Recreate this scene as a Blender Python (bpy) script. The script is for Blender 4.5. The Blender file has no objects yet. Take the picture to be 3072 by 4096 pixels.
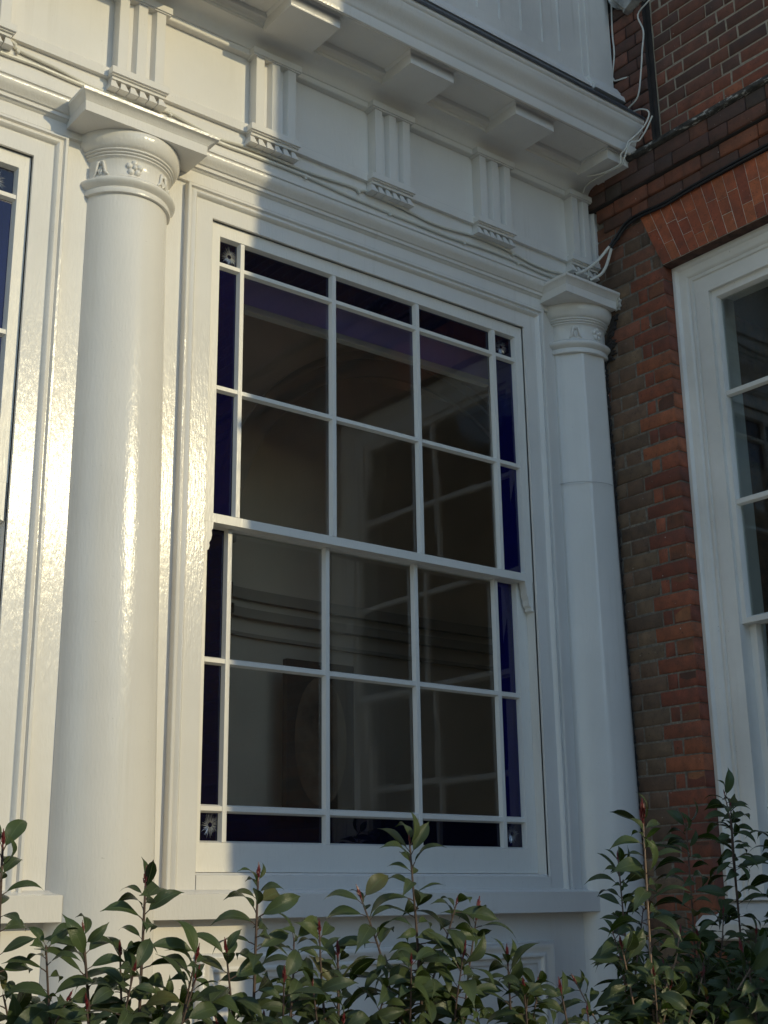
import bpy, bmesh, math, random
from mathutils import Vector, Matrix
R = random.Random(7)
SC = bpy.context.scene
COL = SC.collection
PI = math.pi

# ------------------------------------------------------------------ camera
YAW, PIT, ROL, FPX = 0.6727, 0.2920, -0.0144, 5240.0
fw = Vector((math.sin(YAW)*math.cos(PIT), math.cos(YAW)*math.cos(PIT), math.sin(PIT)))
r0 = Vector((math.cos(YAW), -math.sin(YAW), 0)); u0 = r0.cross(fw)
rt = r0*math.cos(ROL)+u0*math.sin(ROL); up = -r0*math.sin(ROL)+u0*math.cos(ROL)
cd = bpy.data.cameras.new('camera'); cam = bpy.data.objects.new('camera', cd); COL.objects.link(cam)
m = Matrix((rt, up, -fw)).transposed().to_4x4(); m.translation = Vector((0, -4.23, 1.6)); cam.matrix_world = m
cd.sensor_width = 36; cd.lens = FPX/4096*36; cd.clip_start = .05; cd.clip_end = 3000
SC.camera = cam

# ------------------------------------------------------------------ sky, sun, exposure
SUN = Vector((0.385, -1.0, 0.335)).normalized()          # towards the sun
w = bpy.data.worlds.new('World'); SC.world = w; w.use_nodes = True
nt = w.node_tree; nt.nodes.clear()
sky = nt.nodes.new('ShaderNodeTexSky'); sky.sky_type = 'NISHITA'; sky.sun_disc = False
sky.sun_elevation = math.asin(SUN.z); sky.sun_rotation = math.atan2(SUN.x, SUN.y)
sky.air_density = 1.0; sky.dust_density = .05; sky.ozone_density = 1.1
bg = nt.nodes.new('ShaderNodeBackground'); bg.inputs['Strength'].default_value = .15
wo = nt.nodes.new('ShaderNodeOutputWorld')
nt.links.new(sky.outputs[0], bg.inputs[0]); nt.links.new(bg.outputs[0], wo.inputs[0])
sl = bpy.data.lights.new('sun', 'SUN'); sl.energy = 2.0; sl.angle = math.radians(.45); sl.color = (.66, .565, .345)
so = bpy.data.objects.new('sun', sl); COL.objects.link(so); so.rotation_euler = SUN.to_track_quat('Z', 'Y').to_euler()
so.location = (6, -12, 9)
vs = SC.view_settings; vs.view_transform = 'Standard'; vs.look = 'None'; vs.exposure = 0.60; vs.gamma = 1
vs.use_curve_mapping = False

# ------------------------------------------------------------------ materials
def newmat(name):
    m = bpy.data.materials.new(name); m.use_nodes = True
    nt = m.node_tree; b = nt.nodes['Principled BSDF']
    return m, nt, b
def N(nt, t, **kw):
    n = nt.nodes.new(t)
    for k, v in kw.items(): setattr(n, k, v)
    return n
def coords(nt, scale, kind='Object'):
    tc = N(nt, 'ShaderNodeTexCoord'); mp = N(nt, 'ShaderNodeMapping'); mp.inputs['Scale'].default_value = scale
    nt.links.new(tc.outputs[kind], mp.inputs[0]); return mp.outputs[0]
def noise(nt, vec, sc, detail=4, rough=.55):
    n = N(nt, 'ShaderNodeTexNoise'); n.inputs['Scale'].default_value = sc; n.inputs['Detail'].default_value = detail
    n.inputs['Roughness'].default_value = rough; nt.links.new(vec, n.inputs['Vector']); return n
def ramp(nt, fac, stops):
    r = N(nt, 'ShaderNodeValToRGB'); e = r.color_ramp.elements
    while len(e) < len(stops): e.new(.5)
    for i, (p, c) in enumerate(stops): e[i].position = p; e[i].color = c if len(c) == 4 else (*c, 1)
    nt.links.new(fac, r.inputs[0]); return r.outputs[0]
def mixc(nt, fac, a, b, mode='MIX'):
    n = N(nt, 'ShaderNodeMix', data_type='RGBA', blend_type=mode)
    for s, v in ((n.inputs[0], fac), (n.inputs[6], a), (n.inputs[7], b)):
        if hasattr(v, 'default_value'): nt.links.new(v, s)
        else: s.default_value = v if not isinstance(v, tuple) or len(v) == 4 else (*v, 1)
    return n.outputs[2]
def math_(nt, op, a, b=None):
    n = N(nt, 'ShaderNodeMath', operation=op)
    for i, v in enumerate((a, b)):
        if v is None: continue
        if hasattr(v, 'default_value'): nt.links.new(v, n.inputs[i])
        else: n.inputs[i].default_value = v
    return n.outputs[0]

def paint_mat(name, col, rough=.3, bump=.5, dirt=.25, bev=.0025, lumps=1.0):
    m, nt, b = newmat(name)
    vec = coords(nt, (1, 1, 1)); vst = coords(nt, (9, 9, 1.1))
    big = noise(nt, vec, 2.3, 5); streak = noise(nt, vst, 16, 5, .6); lump = noise(nt, coords(nt, (1, 1, .30)), 84, 3, .55); fine = noise(nt, vst, 55, 3, .6)
    c = mixc(nt, ramp(nt, big.outputs[0], [(.35, (0, 0, 0)), (.75, (1, 1, 1))]), col, tuple(x*(1-dirt*.35) for x in col))
    run = noise(nt, coords(nt, (26, 26, .9)), 1.0, 4, .6); patch = noise(nt, vec, 1.3, 3)
    rf = math_(nt, 'MULTIPLY', ramp(nt, run.outputs[0], [(.54, (0,)*3), (.72, (1,)*3)]), ramp(nt, patch.outputs[0], [(.45, (0,)*3), (.65, (dirt*1.1,)*3)]))
    c = mixc(nt, rf, c, tuple(x*f for x, f in zip(col, (.66, .64, .58))))
    spk = noise(nt, vec, 95, 2, .5)
    spf = ramp(nt, spk.outputs[0], [(.735, (0, 0, 0)), (.77, (dirt, dirt, dirt))])
    c = mixc(nt, spf, c, (.30, .27, .22))
    nt.links.new(c, b.inputs['Base Color'])
    rr = ramp(nt, streak.outputs[0], [(.3, (rough*.75,)*3), (.75, (rough*1.35,)*3)]); nt.links.new(rr, b.inputs['Roughness'])
    b.inputs['IOR'].default_value = 1.38
    h = math_(nt, 'ADD', math_(nt, 'MULTIPLY', streak.outputs[0], .42), math_(nt, 'MULTIPLY', lump.outputs[0], .66*lumps))
    h = math_(nt, 'ADD', h, math_(nt, 'MULTIPLY', fine.outputs[0], .14))
    bp = N(nt, 'ShaderNodeBump'); bp.inputs['Strength'].default_value = bump; bp.inputs['Distance'].default_value = .0042
    nt.links.new(h, bp.inputs['Height'])
    if bev:
        bv = N(nt, 'ShaderNodeBevel', samples=3); bv.inputs['Radius'].default_value = bev; nt.links.new(bv.outputs[0], bp.inputs['Normal'])
    nt.links.new(bp.outputs[0], b.inputs['Normal'])
    return m
WHITE = (.80, .768, .712)
M_paint = paint_mat('gloss_white_paint', WHITE, .15, .34)
M_paint2 = paint_mat('worn_white_paint', (.80, .76, .695), .42, .35, .6)
M_frame_lit = paint_mat('frame_paint_lit', (.88, .84, .77), .42, .35, .6)  # worn paint made lighter to stand in for bounced light
M_sash = paint_mat('sash_white_paint', (.82, .785, .715), .32, .4, .15, .0012)
M_cable = paint_mat('painted_cable', (.74, .71, .62), .35, .3, .2, 0)

def glass_mat(name, tint, refl=1.0, wob=.011, rough=.0, body=None):
    m, nt, b = newmat(name); nt.nodes.remove(b)
    out = nt.nodes['Material Output']
    tr = N(nt, 'ShaderNodeBsdfTransparent'); tr.inputs[0].default_value = (*tint, 1)
    gl = N(nt, 'ShaderNodeBsdfGlossy'); gl.inputs['Roughness'].default_value = rough; gl.inputs[0].default_value = (refl,)*3+(1,)
    fr = N(nt, 'ShaderNodeFresnel'); gb = N(nt, 'ShaderNodeNewGeometry')
    nt.links.new(math_(nt, 'SUBTRACT', 1.52, math_(nt, 'MULTIPLY', gb.outputs['Backfacing'], 1.52-1/1.52)), fr.inputs[0])
    mx = N(nt, 'ShaderNodeMixShader')
    vec = coords(nt, (1, 1, 1)); n1 = noise(nt, vec, 3.2, 2); n2 = noise(nt, vec, 170, 2)
    bp = N(nt, 'ShaderNodeBump'); bp.inputs['Strength'].default_value = wob; bp.inputs['Distance'].default_value = .02
    nt.links.new(n1.outputs[0], bp.inputs['Height'])
    nt.links.new(bp.outputs[0], gl.inputs['Normal']); nt.links.new(bp.outputs[0], fr.inputs['Normal'])
    df = N(nt, 'ShaderNodeBsdfDiffuse'); df.inputs[0].default_value = (.5, .48, .44, 1)
    dust = ramp(nt, n2.outputs[0], [(.70, (.004,)*3), (.80, (.10,)*3)])
    mx2 = N(nt, 'ShaderNodeMixShader')
    if body:
        df2 = N(nt, 'ShaderNodeBsdfDiffuse'); df2.inputs[0].default_value = (*body, 1)
        mx3 = N(nt, 'ShaderNodeMixShader'); mx3.inputs[0].default_value = .30
        nt.links.new(tr.outputs[0], mx3.inputs[1]); nt.links.new(df2.outputs[0], mx3.inputs[2]); tr = mx3
    nt.links.new(fr.outputs[0], mx.inputs[0]); nt.links.new(tr.outputs[0], mx.inputs[1]); nt.links.new(gl.outputs[0], mx.inputs[2])
    nt.links.new(dust, mx2.inputs[0]); nt.links.new(mx.outputs[0], mx2.inputs[1]); nt.links.new(df.outputs[0], mx2.inputs[2])
    nt.links.new(mx2.outputs[0], out.inputs[0])
    return m
M_glass = glass_mat('clear_glass', (.93, .94, .92))
M_blue = glass_mat('blue_glass', (.08, .09, .58), body=(.006, .006, .055))
M_navy = glass_mat('navy_glass', (.07, .09, .38), body=(.004, .005, .018))
M_glass2 = glass_mat('old_glass', (.90, .92, .90), 1, .008)

def simple(name, col, rough=.6, nscale=8, var=.3, bump=.0, metal=0, vs=(1, 1, 1)):
    m, nt, b = newmat(name); vec = coords(nt, vs); n = noise(nt, vec, nscale, 5)
    c = ramp(nt, n.outputs[0], [(.3, tuple(x*(1-var) for x in col)), (.72, tuple(min(1, x*(1+var)) for x in col))])
    nt.links.new(c, b.inputs['Base Color']); b.inputs['Roughness'].default_value = rough; b.inputs['Metallic'].default_value = metal
    if bump:
        bp = N(nt, 'ShaderNodeBump'); bp.inputs['Strength'].default_value = bump; bp.inputs['Distance'].default_value = .01
        nt.links.new(n.outputs[0], bp.inputs['Height']); nt.links.new(bp.outputs[0], b.inputs['Normal'])
    return m
M_room = simple('room_plaster', (.66, .54, .42), .8, 2, .12)
M_roomtrim = simple('room_trim', (.40, .33, .26), .6, 3, .1)
M_purple = simple('purple_blind_fabric', (.50, .40, .85), .8, 30, .12, vs=(40, 40, 1))
M_wood = simple('dark_wood', (.07, .05, .035), .5, 6, .3)
M_fig = simple('picture_paint', (.16, .11, .07), .6, 5, .5)
M_lead = simple('lead_sheet', (.055, .06, .065), .55, 9, .45, .4)
M_black = simple('black_rubber', (.012, .012, .013), .45, 20, .2)
M_ground = simple('paving', (.47, .43, .355), .85, 3, .2, .3)
M_stone = simple('weathered_stone', (.42, .40, .36), .85, 14, .5, .8)
M_ledge, nt, b = newmat('sooty_ledge'); vec = coords(nt, (1, .35, 1)); n1 = noise(nt, vec, 38, 5, .7)
nt.links.new(ramp(nt, n1.outputs[0], [(.35, (.03, .028, .025)), (.56, (.10, .09, .078)), (.60, (.48, .46, .41)), (.7, (.6, .58, .52))]), b.inputs['Base Color']); b.inputs['Roughness'].default_value = .9
bp = N(nt, 'ShaderNodeBump'); bp.inputs['Distance'].default_value = .012; nt.links.new(n1.outputs[0], bp.inputs['Height']); nt.links.new(bp.outputs[0], b.inputs['Normal'])
M_nearblack = simple('near_black_brown', (.035, .028, .024), .9, 12, .4)
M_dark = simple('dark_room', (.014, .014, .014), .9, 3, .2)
M_etch, nt_, b_ = newmat('etched_glass'); b_.inputs['Base Color'].default_value = (.55, .57, .60, 1); b_.inputs['Roughness'].default_value = .18
b_.inputs['Metallic'].default_value = .55

def mortar_mat():
    m, nt, b = newmat('mortar'); vec = coords(nt, (1, 1, 1))
    n = noise(nt, vec, 60, 4); g = noise(nt, vec, 2.0, 3)
    c = ramp(nt, n.outputs[0], [(.3, (.12, .10, .08)), (.7, (.28, .24, .19))])
    c = mixc(nt, ramp(nt, g.outputs[0], [(.4, (0,)*3), (.75, (.6,)*3)]), c, (.10, .085, .065))
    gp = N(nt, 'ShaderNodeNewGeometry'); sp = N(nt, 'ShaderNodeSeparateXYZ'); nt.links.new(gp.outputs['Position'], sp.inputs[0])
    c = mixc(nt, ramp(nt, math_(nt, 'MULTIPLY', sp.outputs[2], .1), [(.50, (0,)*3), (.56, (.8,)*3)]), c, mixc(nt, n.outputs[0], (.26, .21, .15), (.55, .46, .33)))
    nt.links.new(c, b.inputs['Base Color']); b.inputs['Roughness'].default_value = .92
    bp = N(nt, 'ShaderNodeBump'); bp.inputs['Strength'].default_value = .6; bp.inputs['Distance'].default_value = .004
    nt.links.new(n.outputs[0], bp.inputs['Height']); nt.links.new(bp.outputs[0], b.inputs['Normal'])
    return m
M_mortar = mortar_mat()

def brick_mat(name, perobj):
    m, nt, b = newmat(name)
    tc = N(nt, 'ShaderNodeTexCoord'); geo = N(nt, 'ShaderNodeNewGeometry')
    pos = geo.outputs['Position']
    def nz(scale, sc, det=4, rough=.55):
        mp = N(nt, 'ShaderNodeMapping'); mp.inputs['Scale'].default_value = scale; nt.links.new(pos, mp.inputs[0])
        return noise(nt, mp.outputs[0], sc, det, rough).outputs[0]
    if perobj:
        oi = N(nt, 'ShaderNodeObjectInfo'); base = oi.outputs['Color']
    else:
        base = ramp(nt, geo.outputs['Random Per Island'], [(0, (.13, .055, .035)), (.35, (.25, .085, .04)), (.7, (.33, .12, .055)), (1, (.42, .17, .07))])
    grain = nz((1, 1, 1), 190, 3); blotch = nz((1, 1, 1), 17, 5, .65)
    c = mixc(nt, ramp(nt, blotch, [(.3, (0,)*3), (.68, (.8,)*3)]), base, mixc(nt, .68, base, (.05, .038, .028)))
    stain = nz((1, 1, 1.6), 2.6, 4, .6); c = mixc(nt, ramp(nt, stain, [(.42, (0,)*3), (.70, (.5,)*3)]), c, mixc(nt, .7, c, (.05, .038, .028)))
    pits = nz((1, 1, 1), 95, 2); c = mixc(nt, ramp(nt, pits, [(.64, (0,)*3), (.72, (.6,)*3)]), c, (.035, .025, .02))
    c = mixc(nt, ramp(nt, grain, [(.35, (0,)*3), (.75, (.35,)*3)]), c, mixc(nt, .5, c, (.02, .015, .012)))
    # lime and paint splashes, white drips
    drip = nz((1, 40, 9), 5.0, 2, .5); dm = nz((1, 1, 1), 5.5, 2)
    df = math_(nt, 'MULTIPLY', ramp(nt, drip, [(.745, (0,)*3), (.77, (1,)*3)]), ramp(nt, dm, [(.47, (0,)*3), (.55, (1,)*3)]))
    dots = nz((1, 1, 1), 62, 1); do = ramp(nt, dots, [(.80, (0,)*3), (.82, (1,)*3)])
    c = mixc(nt, math_(nt, 'MULTIPLY', math_(nt, 'MAXIMUM', df, do), .7), c, (.62, .59, .52))
    nt.links.new(c, b.inputs['Base Color']); b.inputs['Roughness'].default_value = .82
    bp = N(nt, 'ShaderNodeBump'); bp.inputs['Strength'].default_value = .7; bp.inputs['Distance'].default_value = .0035
    h = math_(nt, 'ADD', math_(nt, 'MULTIPLY', grain, .4), blotch)
    nt.links.new(h, bp.inputs['Height']); nt.links.new(bp.outputs[0], b.inputs['Normal'])
    return m
M_brick = brick_mat('red_brick', True); M_brickS = brick_mat('red_brick_far', False)

def leaf_mat():
    m, nt, b = newmat('leaf'); oi = N(nt, 'ShaderNodeObjectInfo'); geo = N(nt, 'ShaderNodeNewGeometry')
    uv = N(nt, 'ShaderNodeTexCoord'); sx = N(nt, 'ShaderNodeSeparateXYZ'); nt.links.new(uv.outputs['UV'], sx.inputs[0])
    top = ramp(nt, oi.outputs['Random'], [(0, (.007, .015, .0055)), (.45, (.012, .028, .0065)), (.8, (.028, .058, .010)), (.96, (.058, .10, .016)), (.975, (.14, .12, .03)), (1, (.12, .055, .02))])
    vec = coords(nt, (1, 1, 1)); n = noise(nt, vec, 55, 4)
    c = mixc(nt, ramp(nt, n.outputs[0], [(.4, (0,)*3), (.75, (.5,)*3)]), top, mixc(nt, .5, top, (.015, .03, .01)))
    # midrib and side veins: uv.x across (0..1, rib at .5), uv.y along
    ax = math_(nt, 'ABSOLUTE', math_(nt, 'SUBTRACT', sx.outputs[0], .5))
    rib = ramp(nt, ax, [(.012, (1,)*3), (.035, (0,)*3)])
    vein = math_(nt, 'FRACT', math_(nt, 'MULTIPLY', math_(nt, 'SUBTRACT', sx.outputs[1], math_(nt, 'MULTIPLY', ax, .45)), 9.0))
    vf = math_(nt, 'MULTIPLY', ramp(nt, vein, [(0, (1,)*3), (.10, (0,)*3)]), .22)
    c = mixc(nt, math_(nt, 'MULTIPLY', math_(nt, 'MAXIMUM', rib, vf), .75), c, (.14, .19, .07))
    c = mixc(nt, geo.outputs['Backfacing'], c, mixc(nt, .6, c, (.10, .13, .065)))
    nt.links.new(c, b.inputs['Base Color'])
    b.inputs['Roughness'].default_value = .24; b.inputs['IOR'].default_value = 1.36
    bp = N(nt, 'ShaderNodeBump'); bp.inputs['Strength'].default_value = .35; bp.inputs['Distance'].default_value = .002
    nt.links.new(math_(nt, 'ADD', n.outputs[0], math_(nt, 'MULTIPLY', vf, -1.5)), bp.inputs['Height']); nt.links.new(bp.outputs[0], b.inputs['Normal'])
    tl = N(nt, 'ShaderNodeBsdfTranslucent'); nt.links.new(mixc(nt, .5, c, (.16, .24, .03)), tl.inputs[0])
    mx = N(nt, 'ShaderNodeMixShader'); mx.inputs[0].default_value = .17; out = nt.nodes['Material Output']
    nt.links.new(b.outputs[0], mx.inputs[1]); nt.links.new(tl.outputs[0], mx.inputs[2]); nt.links.new(mx.outputs[0], out.inputs[0])
    return m
M_leaf = leaf_mat()
M_stem = simple('brown_stem', (.10, .062, .045), .7, 40, .4, .3)
M_palestem = simple('pale_stem', (.30, .20, .14), .65, 40, .35, .3)
M_bud = simple('red_bud', (.15, .016, .017), .4, 60, .4)

# ------------------------------------------------------------------ mesh helpers
class MB:
    def __init__(s): s.v = []; s.f = []; s.mi = []
    def quad(s, *pts, mi=0):
        n = len(s.v); s.v += [tuple(p) for p in pts]; s.f.append(tuple(range(n, n+len(pts)))); s.mi.append(mi)
    def grid(s, rows, closed=False, mi=0):
        n = len(s.v); k = len(rows[0])
        for r in rows: s.v += [tuple(p) for p in r]
        for i in range(len(rows)-1):
            for j in range(k if closed else k-1):
                a = n+i*k+j; b = n+i*k+(j+1) % k
                s.f.append((a, b, b+k, a+k)); s.mi.append(mi)
    def box(s, x0, x1, y0, y1, z0, z1, mi=0):
        n = len(s.v)
        s.v += [(x, y, z) for x in (x0, x1) for y in (y0, y1) for z in (z0, z1)]
        for f in ((0, 1, 3, 2), (4, 6, 7, 5), (0, 4, 5, 1), (2, 3, 7, 6), (0, 2, 6, 4), (1, 5, 7, 3)):
            s.f.append(tuple(n+i for i in f)); s.mi.append(mi)
    def prism(s, a, b, mi=0):                      # two polygon rings
        n = len(s.v); k = len(a); s.v += [tuple(p) for p in a]+[tuple(p) for p in b]
        for j in range(k): s.f.append((n+j, n+(j+1) % k, n+k+(j+1) % k, n+k+j)); s.mi.append(mi)
        s.f.append(tuple(n+j for j in range(k))[::-1]); s.mi.append(mi)
        s.f.append(tuple(n+k+j for j in range(k))); s.mi.append(mi)
    def profx(s, pts, x0, x1, mi=0):               # (y,z) section along x
        s.prism([(x0, y, z) for y, z in pts], [(x1, y, z) for y, z in pts], mi)
    def loops(s, loops, mi=0, closed=False):       # list of (u0,v0,u1,v1,w) rectangles mapped by M
        rows = [[s.M(a, b, ww), s.M(c, b, ww), s.M(c, d, ww), s.M(a, d, ww)] for a, b, c, d, ww in loops]
        s.grid(rows, True, mi)
    M = staticmethod(lambda u, v, w: (u, -w, v))
    def tube(s, pts, rad, seg=8, mi=0, cap=True):
        P = [Vector(p) for p in pts]; rows = []
        t0 = None; nrm = None
        for i, p in enumerate(P):
            t = (P[min(i+1, len(P)-1)]-P[max(i-1, 0)]).normalized()
            if nrm is None:
                nrm = t.orthogonal().normalized()
            else:
                nrm = (nrm-t*nrm.dot(t)).normalized()
            bn = t.cross(nrm); r = rad[i] if isinstance(rad, (list, tuple)) else rad
            rows.append([p+nrm*math.cos(2*PI*k/seg)*r+bn*math.sin(2*PI*k/seg)*r for k in range(seg)])
        s.grid(rows, True, mi)
        if cap:
            n = len(s.v); s.v += [tuple(q) for q in rows[0]]+[tuple(q) for q in rows[-1]]
            s.f.append(tuple(n+j for j in range(seg))[::-1]); s.f.append(tuple(n+seg+j for j in range(seg))); s.mi += [mi, mi]
    def ball(s, c, r, sc=(1, 1, 1), mi=0, seg=8, rings=6, rot=None):
        rows = []
        for i in range(rings+1):
            th = PI*i/rings
            row = []
            for j in range(seg):
                p = Vector((math.sin(th)*math.cos(2*PI*j/seg)*r*sc[0], math.sin(th)*math.sin(2*PI*j/seg)*r*sc[1], math.cos(th)*r*sc[2]))
                if rot: p = rot @ p
                row.append(Vector(c)+p)
            rows.append(row)
        s.grid(rows, True, mi)
    def mesh(s, name, mats, smooth=True, angle=38, merge=True):
        me = bpy.data.meshes.new(name); me.from_pydata(s.v, [], s.f)
        for mm in (mats if isinstance(mats, (list, tuple)) else [mats]): me.materials.append(mm)
        me.polygons.foreach_set('material_index', s.mi)
        bm = bmesh.new(); bm.from_mesh(me)
        if merge: bmesh.ops.remove_doubles(bm, verts=bm.verts, dist=1e-5)
        bmesh.ops.recalc_face_normals(bm, faces=bm.faces)
        bm.to_mesh(me); bm.free()
        if smooth:
            me.polygons.foreach_set('use_smooth', [True]*len(me.polygons)); me.set_sharp_from_angle(angle=math.radians(angle))
        me.update(); return me

LOC = {}
def link(name, data, parent=None, loc=None):
    o = bpy.data.objects.new(name, data); COL.objects.link(o)
    if loc is not None: o.location = loc
    if parent is not None:
        o.parent = parent; o.matrix_parent_inverse = Matrix.Translation(LOC.get(parent.name, Vector((0, 0, 0)))).inverted()
        LOC[o.name] = LOC.get(parent.name, Vector((0, 0, 0)))*0
    return o
def empty(name, loc, label, cat, group=None):
    o = bpy.data.objects.new(name, None); COL.objects.link(o); o.location = loc; o.empty_display_size = .2
    LOC[o.name] = Vector(loc); o['label'] = label; o['category'] = cat
    if group: o['group'] = group
    return o
def part(name, mb, mat, parent, **kw):
    return link(name, mb.mesh(name, mat, **kw), parent)
def tag(o, label, cat, group=None):
    o['label'] = label; o['category'] = cat
    if group: o['group'] = group
    return o

def lerp(a, b, t): return a+(b-a)*t

# ------------------------------------------------------------------ ground
g = MB(); g.quad((-400, -400, 0), (400, -400, 0), (400, 400, 0), (-400, 400, 0))
go = link('ground', g.mesh('ground', M_ground, smooth=False)); go['kind'] = 'structure'

# ------------------------------------------------------------------ unseen tree row added behind the viewer to block low sky light
def sky_blocker_trees():
    rr = random.Random(3); s = MB(); nx, nz = 150, 16; rows = []
    def ht(x):
        a_ = 4.1+.25*math.sin(x*.9); t = max(0, min(1, max((-.5-x)/3.0, (x-9.5)/3.0))); return lerp(a_, 10.5+1.2*math.sin(x*.55)+.6*math.sin(x*1.7), t)
    for k in range(nz+1):
        t = k/nz; row = []
        for i in range(nx+1):
            x = -20+48*i/nx
            row.append((x+rr.uniform(-.2, .2), -13.4-1.8*math.sin(t*PI/2)**3+rr.uniform(-.35, .35), ht(x)*t+rr.uniform(-.2, .2)*(t > 0)))
        rows.append(row)
    rows.append([(p[0], -16.4, p[2]*.97) for p in rows[-1]]); rows.append([(p[0], -16.5, 0) for p in rows[0]])
    s.grid(rows); o = link('sky_blocker_trees', s.mesh('sky_blocker_trees', simple('blocker_foliage', (.035, .05, .02), .7, 14, .5, .8), smooth=False)); o['kind'] = 'stuff'
sky_blocker_trees()

# ------------------------------------------------------------------ white house front
X0 = 4.77                                   # plane of the brick wall
XL, XE = -4.2, 4.764
OFF = -2.578                                # spacing of the two window bays
OX0, OX1, OZ0, OZ1 = 2.484, 4.275, 1.66, 4.345
WH = empty('white_house', (1.6, .1, 0), 'glossy white house front with half columns, deep cornice and blue-edged sash windows', 'house')

f = MB()                                    # flat wall field with two openings
YF, YB = .012, .27
for a, b in ((XL, OX0+2*OFF), (OX1+2*OFF, OX0+OFF), (OX1+OFF, OX0), (OX1, XE)): f.box(a, b, YF, YB, 0, 5.2)
for o in (0, OFF, 2*OFF):
    f.box(OX0+o+.0005, OX1+o-.0005, YF, YB, OZ1, 5.2); f.box(OX0+o+.0005, OX1+o-.0005, YF, YB, 0, OZ0)
part('wall', f, M_paint, WH)

def rect(u0, v0, u1, v1, d, w): return (u0-d, v0-d, u1+d, v1+d, w)
def surround(o):                            # casing with raised outer moulding
    s = MB(); P = [(0, -.10), (0, 0), (.078, 0), (.082, .004), (.085, .014), (.092, .019), (.100, .016), (.108, .008), (.112, .008), (.116, .020), (.126, .021), (.129, .018), (.129, -.02)]
    L = []
    for d, ww in P: L.append((OX0+o-d, 1.62, OX1+o+d, OZ1+d*.92, ww))
    s.loops(L)
    return s
part('window_surround', surround(0), M_paint, WH); part('window_surround', surround(OFF), M_paint, WH); part('window_surround', surround(2*OFF), M_paint, WH)

# --- entablature
a = MB(); a.profx([(.02, 4.474), (-.004, 4.474), (-.004, 4.527), (-.010, 4.530), (-.016, 4.537), (-.024, 4.538), (-.024, 4.553), (-.032, 4.555), (-.038, 4.563), (-.050, 4.572), (-.057, 4.583), (-.060, 4.592), (-.060, 4.600), (-.052, 4.602), (-.052, 4.608), (-.060, 4.610), (-.060, 4.622), (-.031, 4.628), (-.031, 4.700), (.02, 4.700)], XL, XE)
part('architrave', a, M_paint, WH)
a = MB(); a.profx([(.02, 4.7), (-.030, 4.7), (-.030, 4.775), (-.050, 4.776), (-.050, 4.818), (-.044, 4.823), (-.030, 4.825), (-.030, 5.16), (.02, 5.16)], XL, XE)
part('frieze', a, M_paint, WH)
a = MB(); a.profx([(.02, 5.15), (-.031, 5.152), (-.058, 5.154), (-.062, 5.158), (-.062, 5.180), (-.068, 5.182), (-.072, 5.190)] + [(-.075-.07*(1-math.cos(t*PI/2)), 5.195+.045*math.sin(t*PI/2)) for t in (0, .25, .5, .75, 1)] + [(-.152, 5.240), (-.152, 5.253), (-.158, 5.256), (-.160, 5.264), (-.168, 5.272), (-.178, 5.276), (-.182, 5.284), (-.184, 5.300), (.02, 5.300)], XL, XE)
part('bed_moulding', a, M_paint, WH)
cy = [(-.414-.052*(t-.10*math.sin(2*PI*t)), 5.338+.079*t) for t in [i/8 for i in range(9)]]
a = MB(); a.profx([(.02, 5.297), (-.372, 5.297), (-.384, 5.286), (-.394, 5.281), (-.402, 5.284), (-.406, 5.300), (-.407, 5.330), (-.411, 5.334)] + cy + [(-.468, 5.420), (-.468, 5.431), (-.474, 5.435), (-.480, 5.444), (-.481, 5.457), (-.474, 5.462), (-.300, 5.60), (.02, 5.60)], XL, XE)
part('cornice', a, M_paint, WH)
a = MB(); a.profx([(-.487, 5.452), (-.489, 5.463), (-.335, 5.6355), (-.262, 5.6355), (-.262, 5.604), (-.474, 5.4635)], XL, XE-.02)
part('lead_flashing', a, M_lead, WH)

# triglyphs with caps, regulas and guttae; mutules above
def triglyph_mesh():
    s = MB(); yb, yf, yg = -.028, -.086, -.058; W = .0415
    pts = [(0, yb), (0, yf), (W, yf)]
    for k in (1, 3):
        x = k*W; pts += [(x+.004, yg), (x+W-.012, yg-.004), (x+W, yf), (x+2*W, yf)]
    pts += [(5*W, yb)]
    s.prism([(x, y, 4.80) for x, y in pts], [(x, y, 5.152) for x, y in pts])
    def blk(x0, x1, y, z0, z1, ch=.003): s.box(x0, x1, y, -.028, z0, z1)
    blk(-.022, 5*W+.024, -.098, 5.152, 5.181); blk(-.016, 5*W+.018, -.092, 5.146, 5.152)
    blk(-.022, 5*W+.024, -.092, 4.777, 4.806); blk(-.018, 5*W+.020, -.083, 4.771, 4.777); blk(-.014, 5*W+.014, -.074, 4.758, 4.771)
    return s.mesh('triglyph', M_paint)
def gutta_mesh():
    s = MB(); t = .0090; b = .0192
    s.prism([(-b, -.028, 4.716), (-b, -.084, 4.716), (b, -.084, 4.716), (b, -.028, 4.716)], [(-t, -.028, 4.7578), (-t, -.066, 4.7578), (t, -.066, 4.7578), (t, -.028, 4.7578)])
    return s.mesh('gutta', M_paint)
def mutule_mesh():
    s = MB(); s.box(-.1285, .1285, -.363, -.150, 5.231, 5.284)
    s.prism([(-.1285, -.363, 5.284), (.1285, -.363, 5.284), (.1285, -.150, 5.284), (-.1285, -.150, 5.284)], [(-.139, -.3725, 5.2965), (.139, -.3725, 5.2965), (.139, -.150, 5.2965), (-.139, -.150, 5.2965)])
    return s.mesh('mutule', M_paint)
tm, gm, mm_ = triglyph_mesh(), gutta_mesh(), mutule_mesh()
for i in range(-8, 6):
    x = 3.283+.652*(i-3)
    if x < XL+.1: continue
    t = link('triglyph', tm, WH, (x, 0, 0))
    for k in range(6):
        q = link('gutta', gm, None, None); q.parent = t; q.location = (-.004+k*.0425, 0, 0)
    mx_ = x+.118
    if mx_+.15 < XE: link('mutule', mm_, WH, (mx_, 0, 0))
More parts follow.
